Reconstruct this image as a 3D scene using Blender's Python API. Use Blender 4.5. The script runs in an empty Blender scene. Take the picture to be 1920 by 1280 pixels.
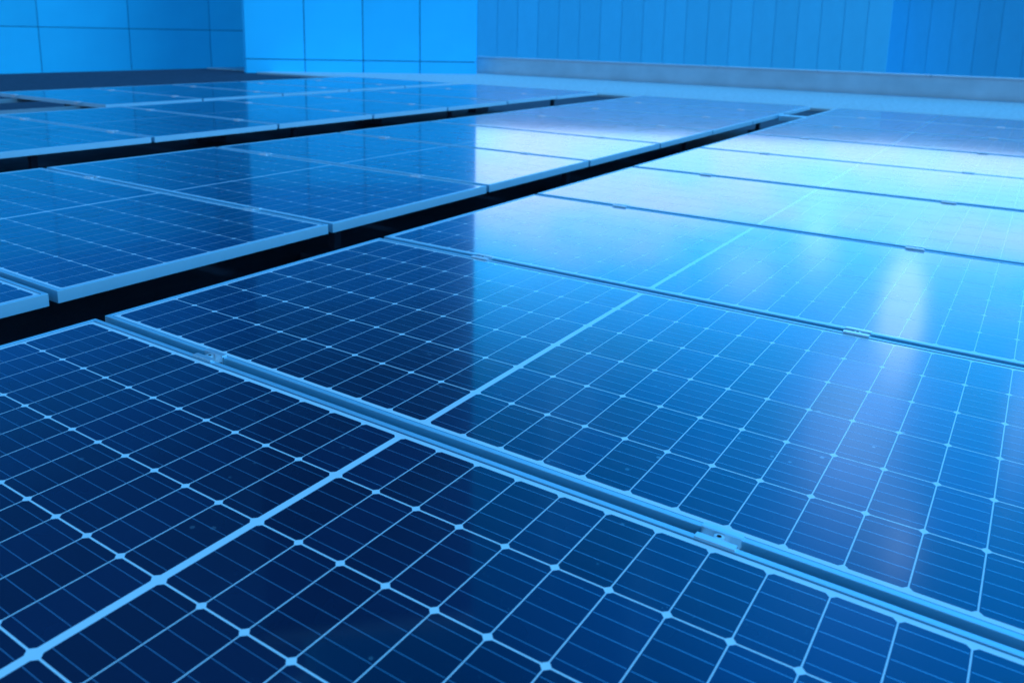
import bpy, math, random
from mathutils import Matrix, Vector
random.seed(7)
scene = bpy.context.scene
COL = scene.collection
D = bpy.data

# ------------------------------------------------------------------ camera
cam_d = D.cameras.new('camera'); cam = D.objects.new('camera', cam_d); COL.objects.link(cam)
R = ((0.8359066582816859, 0.5484641510867744, 0.02114553411500636),      # camera right
     (0.12567403120577278, -0.15375178200355655, -0.9800849082662284),    # camera down
     (-0.5342902736535968, 0.8219169450153676, -0.1974498391383741))      # camera forward
C = Vector((1.893384631924278, -1.0735639626023525, 0.7059309876591408))
r, d, f = (Vector(v) for v in R)
M = Matrix((r, -d, -f)).transposed().to_4x4()
M.translation = C
cam.matrix_world = M
cam_d.sensor_width = 36.0
cam_d.lens = 36.0 * 1538.8 / 1920
cam_d.shift_y = -267.0 / 1920
cam_d.clip_start = 0.02; cam_d.clip_end = 2000
cam_d.dof.use_dof = True
cam_d.dof.focus_distance = 1.75
cam_d.dof.aperture_fstop = 5.0
scene.camera = cam

# ------------------------------------------------------------------ colour management
vs = scene.view_settings
scene.display_settings.display_device = 'sRGB'
vs.view_transform = 'Standard'; vs.look = 'None'; vs.gamma = 1.0; vs.use_curve_mapping = False
vs.exposure = 0.0

# ------------------------------------------------------------------ sky
SUN_EL, SUN_AZ = math.radians(60), math.radians(-12)      # azimuth from +X towards +Y
w = D.worlds.new('World'); scene.world = w; w.use_nodes = True
nt = w.node_tree; nt.nodes.clear()
class G:
    """small helper for node graphs"""
    def __init__(s, t): s.t = t
    def n(s, ty, **kw):
        x = s.t.nodes.new(ty)
        for k, v in kw.items(): setattr(x, k, v)
        return x
    def put(s, sock, v):
        if hasattr(v, 'is_linked'): s.t.links.new(v, sock)
        else: sock.default_value = v
    def m(s, op, a, b=0.0, c=0.0, clamp=False):
        x = s.n('ShaderNodeMath', operation=op, use_clamp=clamp)
        s.put(x.inputs[0], a); s.put(x.inputs[1], b); s.put(x.inputs[2], c)
        return x.outputs[0]
    def ss(s, v, lo, hi, a=0.0, b=1.0):
        x = s.n('ShaderNodeMapRange', interpolation_type='SMOOTHSTEP')
        s.put(x.inputs[0], v); s.put(x.inputs[1], lo); s.put(x.inputs[2], hi); s.put(x.inputs[3], a); s.put(x.inputs[4], b)
        return x.outputs[0]
    def mix(s, fac, a, b, blend='MIX'):
        x = s.n('ShaderNodeMix', data_type='RGBA', blend_type=blend)
        s.put(x.inputs[0], fac); s.put(x.inputs[6], a); s.put(x.inputs[7], b)
        return x.outputs[2]
    def noise(s, vec, scale, detail=3.0, rough=0.5):
        x = s.n('ShaderNodeTexNoise'); s.put(x.inputs['Vector'], vec)
        x.inputs['Scale'].default_value = scale; x.inputs['Detail'].default_value = detail; x.inputs['Roughness'].default_value = rough
        return x.outputs['Fac']
g = G(nt)
sky = g.n('ShaderNodeTexSky', sky_type='NISHITA'); sky.sun_disc = False
sky.sun_elevation = SUN_EL; sky.sun_rotation = math.pi / 2 - SUN_AZ
sky.air_density = 1.4; sky.dust_density = 1.2; sky.ozone_density = 3.0
tc = g.n('ShaderNodeTexCoord'); sx = g.n('ShaderNodeSeparateXYZ'); nt.links.new(tc.outputs['Generated'], sx.inputs[0])
X, Y, Z = sx.outputs
el = g.m('MULTIPLY', g.m('ARCSINE', Z), 57.29578)
az = g.m('MULTIPLY', g.m('ARCTAN2', Y, X), 57.29578)
# cloud field laid out in sky angles, stretched sideways near the horizon
cv = g.n('ShaderNodeCombineXYZ'); g.put(cv.inputs[0], g.m('MULTIPLY', az, 0.035)); g.put(cv.inputs[1], g.m('MULTIPLY', el, 0.075))
big = g.noise(cv.outputs[0], 1.3, 5, 0.55)
cv2 = g.n('ShaderNodeCombineXYZ'); g.put(cv2.inputs[0], g.m('MULTIPLY', az, 0.16)); g.put(cv2.inputs[1], g.m('MULTIPLY', el, 0.04))
strk = g.noise(cv2.outputs[0], 1.6, 4, 0.5)
# bright bank of haze low in the sky, its upper edge uneven
top = g.m('ADD', 13.5, g.m('MULTIPLY', g.m('SUBTRACT', big, 0.5), 16.0))
bank = g.ss(el, g.m('SUBTRACT', top, 2.2), g.m('ADD', top, 2.6), 1.0, 0.0)
# thin cirrus higher up
cir = g.m('MULTIPLY', g.ss(strk, 0.50, 0.72), g.ss(el, 12.0, 45.0, 0.75, 0.25))
def puff(a0, e0, wa, we, amt):
    u = g.m('DIVIDE', g.m('SUBTRACT', az, a0), wa); v = g.m('DIVIDE', g.m('SUBTRACT', el, e0), we)
    q = g.m('ADD', g.m('MULTIPLY', u, u), g.m('MULTIPLY', v, v))
    return g.m('MULTIPLY', g.m('EXPONENT', g.m('MULTIPLY', q, -1.0)), amt)
pf = 0.0
for a in ((96.4, 16.4, 1.2, 3.4, 1.35), (102.0, 12.0, 1.5, 3.0, .6), (106.6, 15.6, 2.4, 2.6, .5), (98.8, 25.0, 4.4, 8.5, .6),
          (94.6, 31.0, 1.7, 3.0, .4), (89.0, 22.0, 1.4, 5.5, .5)):
    pf = g.m('ADD', pf, puff(*a))
pf = g.m('MULTIPLY', pf, g.m('ADD', 0.55, g.m('MULTIPLY', strk, 0.9)))
cl = g.m('MAXIMUM', g.m('MAXIMUM', g.m('MULTIPLY', bank, g.ss(g.noise(cv.outputs[0], 3.4, 3, .5), .28, .66, .45, 1.0)), g.m('MULTIPLY', cir, 0.35)), pf, clamp=True)
base = g.mix(1.0, sky.outputs[0], (0.0, 1.06, 1.76, 1), 'MULTIPLY')
glow = g.ss(el, 10.0, 66.0, 3.0, 0.8)          # the sky brightens towards the horizon,
toward = g.m('ADD', g.m('MULTIPLY', X, math.cos(math.radians(100))), g.m('MULTIPLY', Y, math.sin(math.radians(100))))
side = g.ss(toward, -0.6, 0.75, 0.32, 1.0)      # most where the thin bright cloud stands; unseen sky behind is dimmed to darken upright frame faces
glow = g.m('MULTIPLY', glow, side)
azp = g.m('MODULO', g.m('ADD', az, 360.0), 360.0)
shade_ = g.m('MULTIPLY', g.ss(el, 15.0, 27.0), g.m('MULTIPLY', g.ss(azp, 98.0, 124.0), g.ss(azp, 250.0, 330.0, 1.0, 0.0)))
glow = g.m('MULTIPLY', glow, g.m('SUBTRACT', 1.0, g.m('MULTIPLY', shade_, 0.62)))    # a darker sheet of cloud fills the left half of the sky

gc = g.n('ShaderNodeCombineXYZ')
for _i in range(3): g.put(gc.inputs[_i], glow)
base = g.mix(1.0, base, gc.outputs[0], 'MULTIPLY')
ccol = g.mix(g.ss(el, 13.0, 20.0), (8.4, 11.9, 20.0, 1), (1.2, 8.6, 19.0, 1))
ccol = g.mix(g.ss(pf, 0.05, 0.7), ccol, (8.6, 17.5, 31.0, 1))
skyc = g.mix(cl, base, ccol)
sidec = g.n('ShaderNodeCombineXYZ')
for _i in range(3): g.put(sidec.inputs[_i], g.m('ADD', 0.25, g.m('MULTIPLY', side, 0.75)))
skyc = g.mix(cl, base, g.mix(1.0, ccol, sidec.outputs[0], 'MULTIPLY'))
bg = g.n('ShaderNodeBackground'); nt.links.new(skyc, bg.inputs[0]); bg.inputs[1].default_value = 0.12
out = g.n('ShaderNodeOutputWorld'); nt.links.new(bg.outputs[0], out.inputs[0])

# ------------------------------------------------------------------ sun behind thin cloud
sd = D.lights.new('sun', 'SUN'); sd.energy = 2.2; sd.angle = math.radians(14); sd.color = (0.19, 0.52, 1.0)
so = D.objects.new('sun', sd); COL.objects.link(so)
sv = Vector((math.cos(SUN_EL) * math.cos(SUN_AZ), math.cos(SUN_EL) * math.sin(SUN_AZ), math.sin(SUN_EL)))
so.rotation_euler = sv.to_track_quat('Z', 'Y').to_euler(); so.location = sv * 30

# ------------------------------------------------------------------ materials
def material(name, color, rough=0.5, metal=0.0, var=0.12, vscale=6.0, coat=0.0, coat_rough=0.05, spec=0.5, bump=0.0, bscale=200.0, dust=0.0, objvar=0.0):
    m = D.materials.new(name); m.use_nodes = True; q = G(m.node_tree); b = m.node_tree.nodes['Principled BSDF']
    t = q.n('ShaderNodeTexCoord'); P = t.outputs['Object']
    if dust > 0 or coat > 0:
        ge = q.n('ShaderNodeNewGeometry'); P = ge.outputs['Position']
    c = (*color, 1)
    lo = tuple(v * (1 - var) for v in color) + (1,); hi = tuple(min(1, v * (1 + var)) for v in color) + (1,)
    v = q.mix(q.noise(P, vscale, 4), lo, hi)
    if objvar:
        oi = q.n('ShaderNodeObjectInfo')
        k = q.m('ADD', 1 - objvar, q.m('MULTIPLY', oi.outputs['Random'], 2 * objvar))
        kk = q.n('ShaderNodeCombineXYZ')
        for i in range(3): q.put(kk.inputs[i], k)
        v = q.mix(1.0, v, kk.outputs[0], 'MULTIPLY')
    rr = q.m('MULTIPLY', q.m('ADD', 0.75, q.m('MULTIPLY', q.noise(P, vscale * 3, 3), 0.5)), rough)
    if dust > 0:
        vo = q.n('ShaderNodeTexVoronoi'); q.put(vo.inputs['Vector'], P); vo.inputs['Scale'].default_value = 26.0
        sp = q.m('LESS_THAN', vo.outputs['Distance'], q.m('MULTIPLY', q.ss(q.noise(P, 9.0, 3), .46, .66), 0.11))
        vo2 = q.n('ShaderNodeTexVoronoi'); q.put(vo2.inputs['Vector'], P); vo2.inputs['Scale'].default_value = 110.0
        sp2 = q.m('LESS_THAN', vo2.outputs['Distance'], q.m('MULTIPLY', q.ss(q.noise(P, 4.0, 3), .45, .75), 0.13))
        film = q.m('MULTIPLY', q.ss(q.noise(P, 3.5, 5, .6), .42, .8), 0.03)
        dd = q.m('ADD', q.m('MULTIPLY', q.m('MAXIMUM', sp, sp2), .5), q.m('MULTIPLY', film, .4), clamp=True)
        v = q.mix(q.m('MULTIPLY', dd, dust), v, (0.42, 0.46, 0.5, 1))
    q.put(b.inputs['Base Color'], v); q.put(b.inputs['Roughness'], rr)
    b.inputs['Metallic'].default_value = metal; b.inputs['Specular IOR Level'].default_value = spec
    if coat:
        b.inputs['Coat Weight'].default_value = coat; b.inputs['Coat IOR'].default_value = 1.5
        q.put(b.inputs['Coat Roughness'], q.m('ADD', coat_rough * .75, q.m('MULTIPLY', q.noise(P, 5.0, 4, .6), coat_rough * .6)))
        # rolled solar glass: very faint waviness
        bm = q.n('ShaderNodeBump'); bm.inputs['Strength'].default_value = 0.012; bm.inputs['Distance'].default_value = 0.001
        q.put(bm.inputs['Height'], q.noise(P, 2.2, 1)); m.node_tree.links.new(bm.outputs[0], b.inputs['Coat Normal'])
    if bump:
        bm = q.n('ShaderNodeBump'); bm.inputs['Strength'].default_value = bump; bm.inputs['Distance'].default_value = 0.005
        q.put(bm.inputs['Height'], q.noise(P, bscale, 4)); m.node_tree.links.new(bm.outputs[0], b.inputs['Normal'])
    return m
MAT = dict(
    cell=material('cell_silicon', (0.001, 0.040, 0.12), 0.26, metal=.8, var=0.10, vscale=2.5, coat=1, coat_rough=.06, spec=.5, dust=.9, objvar=.2),
    busbar=material('busbar_ribbon', (0.20, 0.42, 0.62), 0.36, metal=.8, var=0.2, coat=1, coat_rough=.06, dust=.2),
    sheet=material('white_backsheet', (0.74, 0.76, 0.78), 0.6, var=0.05, coat=1, coat_rough=.06, dust=.2),
    alu=material('anodised_aluminium', (0.42, 0.70, 0.82), 0.42, metal=0.55, var=0.06, vscale=9, bump=.02),
    clamp=material('clamp_aluminium', (0.80, 0.82, 0.85), 0.32, metal=0.7, var=0.06),
    steel=material('bolt_steel', (0.70, 0.74, 0.78), 0.4, metal=0.5, var=0.1),
    socket=material('bolt_socket', (0.02, 0.02, 0.025), 0.6),
    lip_shade=material('lip_shade_dark', (0.03, 0.10, 0.18), 0.5, coat=1, coat_rough=.06),  # shade of the inner frame wall, put into a dark colour
    rail=material('rail_aluminium', (0.35, 0.38, 0.42), 0.5, metal=0.6),
    roof=material('dark_bitumen', (0.018, 0.034, 0.065), 0.9, var=0.35, vscale=3, bump=.4, bscale=60),
    gravel=material('pale_roof_gravel', (0.50, 0.55, 0.58), 0.9, var=0.5, vscale=14, bump=.7, bscale=40),
    paver=material('pale_concrete', (0.50, 0.51, 0.52), 0.85, var=0.12, vscale=3, bump=.3, bscale=60, objvar=.08),
    parapet=material('white_parapet_render', (0.70, 0.73, 0.76), 0.8, var=0.22, vscale=2, bump=.2),
    coping=material('zinc_coping', (0.45, 0.48, 0.52), 0.4, metal=.5, var=.1, objvar=.06),
    hall_clad=material('pale_hall_cladding', (0.10, 0.68, 0.95), 0.6, var=0.08, vscale=1, objvar=.05),
    glass=material('window_glass', (0.03, 0.05, 0.08), 0.08, var=.1, spec=.8),
    trim=material('white_trim', (0.6, 0.62, 0.65), 0.5),
    ground=material('street_ground', (0.10, 0.105, 0.11), 0.9, var=.25, vscale=.3),
    bark=material('bark', (0.08, 0.065, 0.05), 0.9, var=.3),
    leaf=material('leaves', (0.05, 0.10, 0.05), 0.7, var=.4, vscale=1.2),
)

# panel blues darken upward: falloff of the mirrored light put into the colour
TOWER_FALLOFF = [(.02, .62, .95), (.02, .45, .80), (.018, .28, .54), (.015, .18, .32), (.012, .10, .19), (.010, .06, .13)]
OFFICE_FALLOFF = [(.02, .66, .97), (.02, .60, .95), (.02, .44, .82), (.02, .31, .62), (.018, .26, .44), (.014, .16, .30), (.010, .09, .18)]
for _n, _l in (('tower', TOWER_FALLOFF), ('office', OFFICE_FALLOFF)):
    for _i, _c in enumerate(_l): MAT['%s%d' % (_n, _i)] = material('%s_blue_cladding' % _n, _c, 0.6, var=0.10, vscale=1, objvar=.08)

# ------------------------------------------------------------------ mesh helpers
class MB:
    def __init__(s): s.v = []; s.f = []; s.mi = []; s.mats = []
    def slot(s, m):
        if m not in s.mats: s.mats.append(m)
        return s.mats.index(m)
    def face(s, pts, m):
        i = len(s.v); s.v += [tuple(p) for p in pts]; s.f.append(tuple(range(i, i + len(pts)))); s.mi.append(s.slot(m))
    def prism(s, poly, z0, z1, m, bottom=True):
        n = len(poly); i = len(s.v); s.v += [(x, y, z1) for x, y in poly] + [(x, y, z0) for x, y in poly]
        k = s.slot(m)
        s.f.append(tuple(range(i, i + n))); s.mi.append(k)
        if bottom: s.f.append(tuple(range(i + 2 * n - 1, i + n - 1, -1))); s.mi.append(k)
        for a in range(n):
            b = (a + 1) % n
            s.f.append((i + a, i + n + a, i + n + b, i + b)); s.mi.append(k)
    def box(s, x0, x1, y0, y1, z0, z1, m): s.prism([(x0, y0), (x1, y0), (x1, y1), (x0, y1)], z0, z1, m)
    def profile_ring(s, prof, L, W, m):
        """sweep (inset, z) profile round an L x W rectangle, mitred at the corners"""
        k = s.slot(m); i = len(s.v); n = len(prof)
        for o, z in prof: s.v += [(o, o, z), (L - o, o, z), (L - o, W - o, z), (o, W - o, z)]
        for a in range(n):
            b = (a + 1) % n
            for c in range(4):
                e = (c + 1) % 4
                s.f.append((i + a * 4 + c, i + a * 4 + e, i + b * 4 + e, i + b * 4 + c)); s.mi.append(k)
    def mesh(s, name):
        me = D.meshes.new(name); me.from_pydata(s.v, [], s.f)
        for m in s.mats: me.materials.append(MAT[m])
        me.polygons.foreach_set('material_index', s.mi); me.update()
        return me
def link(name, me, parent=None, loc=(0, 0, 0), kind=None):
    o = D.objects.new(name, me); COL.objects.link(o); o.location = loc
    if parent: o.parent = parent
    if kind: o['kind'] = kind
    return o
def empty(name, loc, label, cat, group=None, rz=0.0):
    o = D.objects.new(name, None); COL.objects.link(o); o.location = loc; o.rotation_euler = (0, 0, rz); o.empty_display_size = .1
    tag(o, label, cat, group); return o
def tag(o, label, cat, group=None):
    o['label'] = label; o['category'] = cat
    if group: o['group'] = group

# ------------------------------------------------------------------ solar module
PA, PB, GA, MA, MBW = 0.0810, 0.159, 0.0120, 0.0220, 0.0225
ML = 24 * PA + GA + 2 * MA; MW = 6 * PB + 2 * MBW
PER = 1.0228; GAP = PER - MW
CW, CH, CC = PA - 0.0021, PB - 0.0030, 0.0060       # half cell size and corner cut
ZG = -0.0015                                        # laminate surface below the lip
def cell_mesh():
    b = MB(); x, y, c = CW / 2, CH / 2, CC
    b.prism([(-x + c, -y), (x - c, -y), (x, -y + c), (x, y - c), (x - c, y), (-x + c, y), (-x, y - c), (-x, -y + c)], ZG - .0001, ZG + .0002, 'cell', bottom=False)
    for k in range(5):
        yy = (k - 2) * CH / 5
        b.face([(-x + .0015, yy - .0006, ZG + .0003), (x - .0015, yy - .0006, ZG + .0003), (x - .0015, yy + .0006, ZG + .0003), (-x + .0015, yy + .0006, ZG + .0003)], 'busbar')
    return b
CELL = cell_mesh().mesh('cell')
def ctr(i, j):
    return MA + PA * (i + .5) + (GA if i >= 12 else 0), MBW + PB * (j + .5)
b = MB()
b.profile_ring([(0.0, -.035), (0.0, -.0007), (.0007, 0.0), (.0103, 0.0), (.011, -.0006), (.011, ZG - .004), (.002, ZG - .004), (.002, -.0335), (.028, -.0335), (.028, -.035)], ML, MW, 'alu')
FRAME = b.mesh('frame')
b = MB(); b.box(.0105, ML - .0105, .0105, MW - .0105, ZG - .004, ZG, 'sheet'); SHEET = b.mesh('laminate')
b = MB(); b.profile_ring([(.0109, ZG + .0001), (.0109, ZG + .0003), (.0138, ZG + .0003), (.0138, ZG + .0001)], ML, MW, 'lip_shade'); LIP_SHADE = b.mesh('lip_shade_strip')  # added dark strip, stands for the shaded frame wall seen through the glass
b = MB()
cb = cell_mesh()
for i in range(24):
    for j in range(6):
        cx, cy = ctr(i, j); n = len(b.v)
        b.v += [(x + cx, y + cy, z) for x, y, z in cb.v]; b.f += [tuple(k + n for k in f_) for f_ in cb.f]; b.mi += cb.mi
b.mats = list(cb.mats); CELLS = b.mesh('cells')

ORD = ['first', 'second', 'third', 'fourth', 'fifth', 'sixth', 'seventh', 'eighth']
LOOK = {
 ('near', 0): 'nearest dark blue solar panel, at the bottom left, below the first clamped seam',
 ('near', 1): 'large foreground solar panel, dark at its left end and bright azure at its right',
}
def module(colname, k, x, y, z, single, label, group):
    e = empty('solar_panel', (x, y, z), label, 'solar panel', group, rz=0)
    if not (colname == 'near' and k == 1): e.rotation_euler = [random.uniform(-.0012, .0012) for _ in range(2)] + [random.uniform(-.0006, .0006)]
    link('frame', FRAME, e); link('laminate', SHEET, e); link('lip_shade_strip', LIP_SHADE, e)
    if single:
        for i in range(24):
            for j in range(6):
                cx, cy = ctr(i, j); link('cell', CELL, e, (cx, cy, 0))
    else:
        link('cells', CELLS, e, kind='stuff')
    return e
cols = [('near', 0.0, 0.0, 0.0, 0), ('middle', -.2884 - ML, .0374, -.0036, 0), ('far left', -2.8688 - ML, .0, .0106, 0), ('outermost', -5.16 - ML, .02, .004, 0)]
colphrase = {'near': 'right-hand nearest column', 'middle': 'middle column between the dark gaps', 'far left': 'far left column', 'outermost': 'outermost column'}
def seam_y(k, off): return (k - 1) * PER + off                    # lower edge of module k
vis = {'near': range(0, 9), 'middle': range(0, 9), 'far left': range(1, 9), 'outermost': range(4, 9)}
for cn, x0, yo, z, rng in cols:
    for k in vis[cn]:
        idx = k - vis[cn][0]
        lab = 'solar panel, %s from the front in the %s' % (ORD[idx] if idx < 8 else 'ninth and last', colphrase[cn])
        lab = LOOK.get((cn, k), lab)
        single = (cn == 'near' and k <= 5) or (cn == 'middle' and 0 <= k <= 3) or (cn == 'far left' and k == 2 and False)
        module(cn, k, x0, seam_y(k, yo), z, single, lab, 'solar panels of the array')

# ------------------------------------------------------------------ mid clamps in the seams
def clamp_meshes():
    b = MB(); l, h = .030, GAP / 2
    # two flanges lying on the frame lips, joined by a channel sunk in the gap
    t = .0006; u = .0040
    b.box(-l, l, -h - .0095, -h + .0012, t, u, 'clamp'); b.box(-l, l, h - .0012, h + .0095, t, u, 'clamp')
    b.box(-l, l, -h + .0012, -h + .0035, -.022, u - .0003, 'clamp'); b.box(-l, l, h - .0035, h - .0012, -.022, u - .0003, 'clamp')
    b.box(-l, l, -h + .0035, h - .0035, -.010, -.0075, 'clamp')
    plate = b.mesh('clamp_body')
    b = MB(); n = 16; ro, ri = .0078, .0036
    # socket-head bolt: outer wall, rim, recessed hexagon
    for a in range(n):
        p = lambda q, rr, z: (rr * math.cos(q * 2 * math.pi / n), rr * math.sin(q * 2 * math.pi / n), z)
        b.face([p(a, ro, -.0075), p(a + 1, ro, -.0075), p(a + 1, ro, .0022), p(a, ro, .0022)], 'steel')
        b.face([p(a, ro, .0022), p(a + 1, ro, .0022), p(a + 1, ri, .0026), p(a, ri, .0026)], 'steel')
        b.face([p(a, ri, .0026), p(a + 1, ri, .0026), p(a + 1, ri * .9, -.002), p(a, ri * .9, -.002)], 'socket')
    b.face([(ri * .9 * math.cos(a * 2 * math.pi / n), ri * .9 * math.sin(a * 2 * math.pi / n), -.002) for a in range(n)], 'socket')
    return plate, b.mesh('bolt')
CL_BODY, CL_BOLT = clamp_meshes()
def clamp(x, y, z, label):
    e = empty('mid_clamp', (x, y, z), label, 'clamp', 'mid clamps holding the panels')
    link('clamp_body', CL_BODY, e); link('bolt', CL_BOLT, e)
for cn, x0, yo, z, rng in cols:
    ks = vis[cn]
    for s, k in enumerate(ks[1:] if cn in ('near', 'middle') else ks):
        y = seam_y(k, yo) - GAP / 2
        for xo, side in ((.428, 'left'), (1.562, 'right')):
            jit = random.uniform(-.012, .012) if cn != 'near' else random.uniform(-.004, .004)
            if cn == 'near' and k == 1: jit = -.005 if side == 'left' else .010
            nm = ORD[s] if s < 8 else 'last'
            clamp(x0 + xo + jit, y, z, 'aluminium clamp, %s one on the %s seam from the front, %s' % (side, nm, colphrase[cn].split(' between')[0]))

# ------------------------------------------------------------------ mounting rails under each column
ZR = -.32
for cn, x0, yo, z, rng in cols:
    for xo, side in ((.428, 'left'), (1.562, 'right')):
        e = empty('mounting_rail', (x0 + xo, -1.1, z), 'grey aluminium rail under the %s clamps of the %s' % (side, colphrase[cn].split(' between')[0]), 'rail', 'mounting rails')
        b = MB(); b.box(-.02, .02, 0, 9.4, -.077, -.0355, 'rail'); b.box(-.006, .006, 0, 9.4, -.0355, -.0352, 'socket'); link('rail_profile', b.mesh('rail_profile'), e)
        b = MB(); b.box(-.06, .06, -.15, .15, ZR - z + .004, ZR - z + .064, 'roof'); b.box(-.018, .018, -.02, .02, ZR - z + .064, -.077, 'roof'); fm = b.mesh('foot')
        for q in range(5): link('foot', fm, e, (0, .5 + q * 2.1, 0))
e = empty('cross_beam', (-.14, 6.98, 0), 'pale metal beam bridging the far end of the first dark gap', 'beam')
b = MB(); b.box(-.125, .125, -.05, .05, -.06, -.012, 'alu'); link('beam_profile', b.mesh('beam_profile'), e)
b = MB(); b.box(-.135, -.125, -.06, .06, -.075, -.008, 'alu'); b.box(.125, .135, -.06, .06, -.075, -.008, 'alu'); link('end_plate', b.mesh('end_plate'), e)

# ------------------------------------------------------------------ the roof the array stands on
def slab(name, x0, x1, y0, y1, z0, z1, m):
    b = MB(); b.box(x0, x1, y0, y1, z0, z1, m); return link(name, b.mesh(name), kind='structure')
slab('roof', -16, 12, -8, 16, ZR - .4, ZR, 'roof')
slab('roof_gravel', -15.7, 11.7, 12.0, 15.7, ZR + .004, ZR + .03, 'gravel')
slab('ground', -900, 900, -900, 900, -12.5, -12, 'ground')
# paving slabs along the array's end
pv = MB(); pv.box(-.245, .245, -.245, .245, 0, .04, 'paver'); PV = pv.mesh('paving_slab')
e = D.objects.new('maintenance_path', None); COL.objects.link(e); e.location = (0, 0, ZR); e['kind'] = 'structure'
for i in range(40):
    link('paving_slab', PV, e, (-13 + i * .5, 11.73, .0 + random.uniform(0, .003)))
# parapet
e = empty('parapet_wall', (0, 15.8, ZR), 'low white parapet wall with zinc coping along the far roof edge', 'wall')
b = MB(); b.box(-16, 12, 0, .25, .031, .40, 'parapet'); link('wall_body', b.mesh('wall_body'), e)
b = MB(); b.box(-.99, .99, -.04, .29, .402, .44, 'coping'); CP = b.mesh('coping_piece')
for i in range(14): link('coping_piece', CP, e, (-15 + i * 2, 0, 0))

# ------------------------------------------------------------------ neighbouring buildings (seen over the panels and mirrored in them)
def facade(name, label, azl, azr, dist, h, base, depth, matn, pw, ph, win=None, group=None, grade=None):
    """building whose front runs between two compass directions seen from the array's edge"""
    am = math.radians((azl + azr) / 2)
    half = dist * math.tan(math.radians((azl - azr) / 2))
    cx, cy = C.x + dist * math.cos(am), C.y + dist * math.sin(am)
    e = empty(name, (cx, cy, base), label, 'building', group, rz=am - math.pi / 2)      # local -Y faces the array
    b = MB(); b.box(-half + .02, half - .02, .06, depth, 0, h - .05, matn); link('wall', b.mesh('wall'), e)
    b = MB(); b.box(-half - .12, half + .12, -.12, depth + .12, h, h + .3, 'coping'); link('roof', b.mesh('roof'), e)
    nx = max(1, round(2 * half / pw)); nz = max(1, round(h / ph)); pw = 2 * half / nx; ph = h / nz
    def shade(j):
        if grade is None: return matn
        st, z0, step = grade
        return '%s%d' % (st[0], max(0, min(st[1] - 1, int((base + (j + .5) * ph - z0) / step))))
    pms = []; sms = []
    for j in range(nz):
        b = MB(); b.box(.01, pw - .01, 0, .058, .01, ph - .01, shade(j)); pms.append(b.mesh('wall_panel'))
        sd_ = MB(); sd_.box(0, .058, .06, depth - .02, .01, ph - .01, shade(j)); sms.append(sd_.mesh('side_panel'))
    for i in range(nx):
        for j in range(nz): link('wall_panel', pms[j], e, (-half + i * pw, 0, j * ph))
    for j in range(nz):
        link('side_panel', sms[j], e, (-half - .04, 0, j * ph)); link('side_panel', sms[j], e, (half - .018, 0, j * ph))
    if win:
        ww, wh, zs, step = win
        fb = MB()
        for a in ((-ww / 2 - .06, -ww / 2, -wh / 2, wh / 2), (ww / 2, ww / 2 + .06, -wh / 2, wh / 2), (-ww / 2 - .06, ww / 2 + .06, wh / 2, wh / 2 + .06), (-ww / 2 - .06, ww / 2 + .06, -wh / 2 - .06, -wh / 2)):
            fb.box(a[0], a[1], -.05, -.002, a[2], a[3], 'trim')
        fm = fb.mesh('window'); gb = MB(); gb.box(-ww / 2, ww / 2, -.02, -.003, -wh / 2, wh / 2, 'glass'); gm = gb.mesh('pane')
        n = int(2 * half // step)
        for zz in zs:
            for i in range(n):
                o = link('window', fm, e, (-half + (i + .5) * 2 * half / n, 0, zz)); link('pane', gm, o)
    return e
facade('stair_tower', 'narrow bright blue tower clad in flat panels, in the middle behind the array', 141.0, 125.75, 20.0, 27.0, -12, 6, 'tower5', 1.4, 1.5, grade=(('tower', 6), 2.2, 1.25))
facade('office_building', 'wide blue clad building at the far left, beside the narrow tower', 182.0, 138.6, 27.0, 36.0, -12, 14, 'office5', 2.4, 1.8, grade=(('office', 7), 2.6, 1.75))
facade('warehouse', 'long blue ribbed hall behind the low parapet, right of the narrow tower', 127.0, 99.0, 46.0, 16.3, -12, 18, 'hall_clad', 1.15, 8.0)
facade('storage_hall', 'deeper blue ribbed hall at the far right behind the parapet', 100.5, 74.0, 52.0, 16.9, -12, 20, 'hall_clad', 1.15, 8.0)
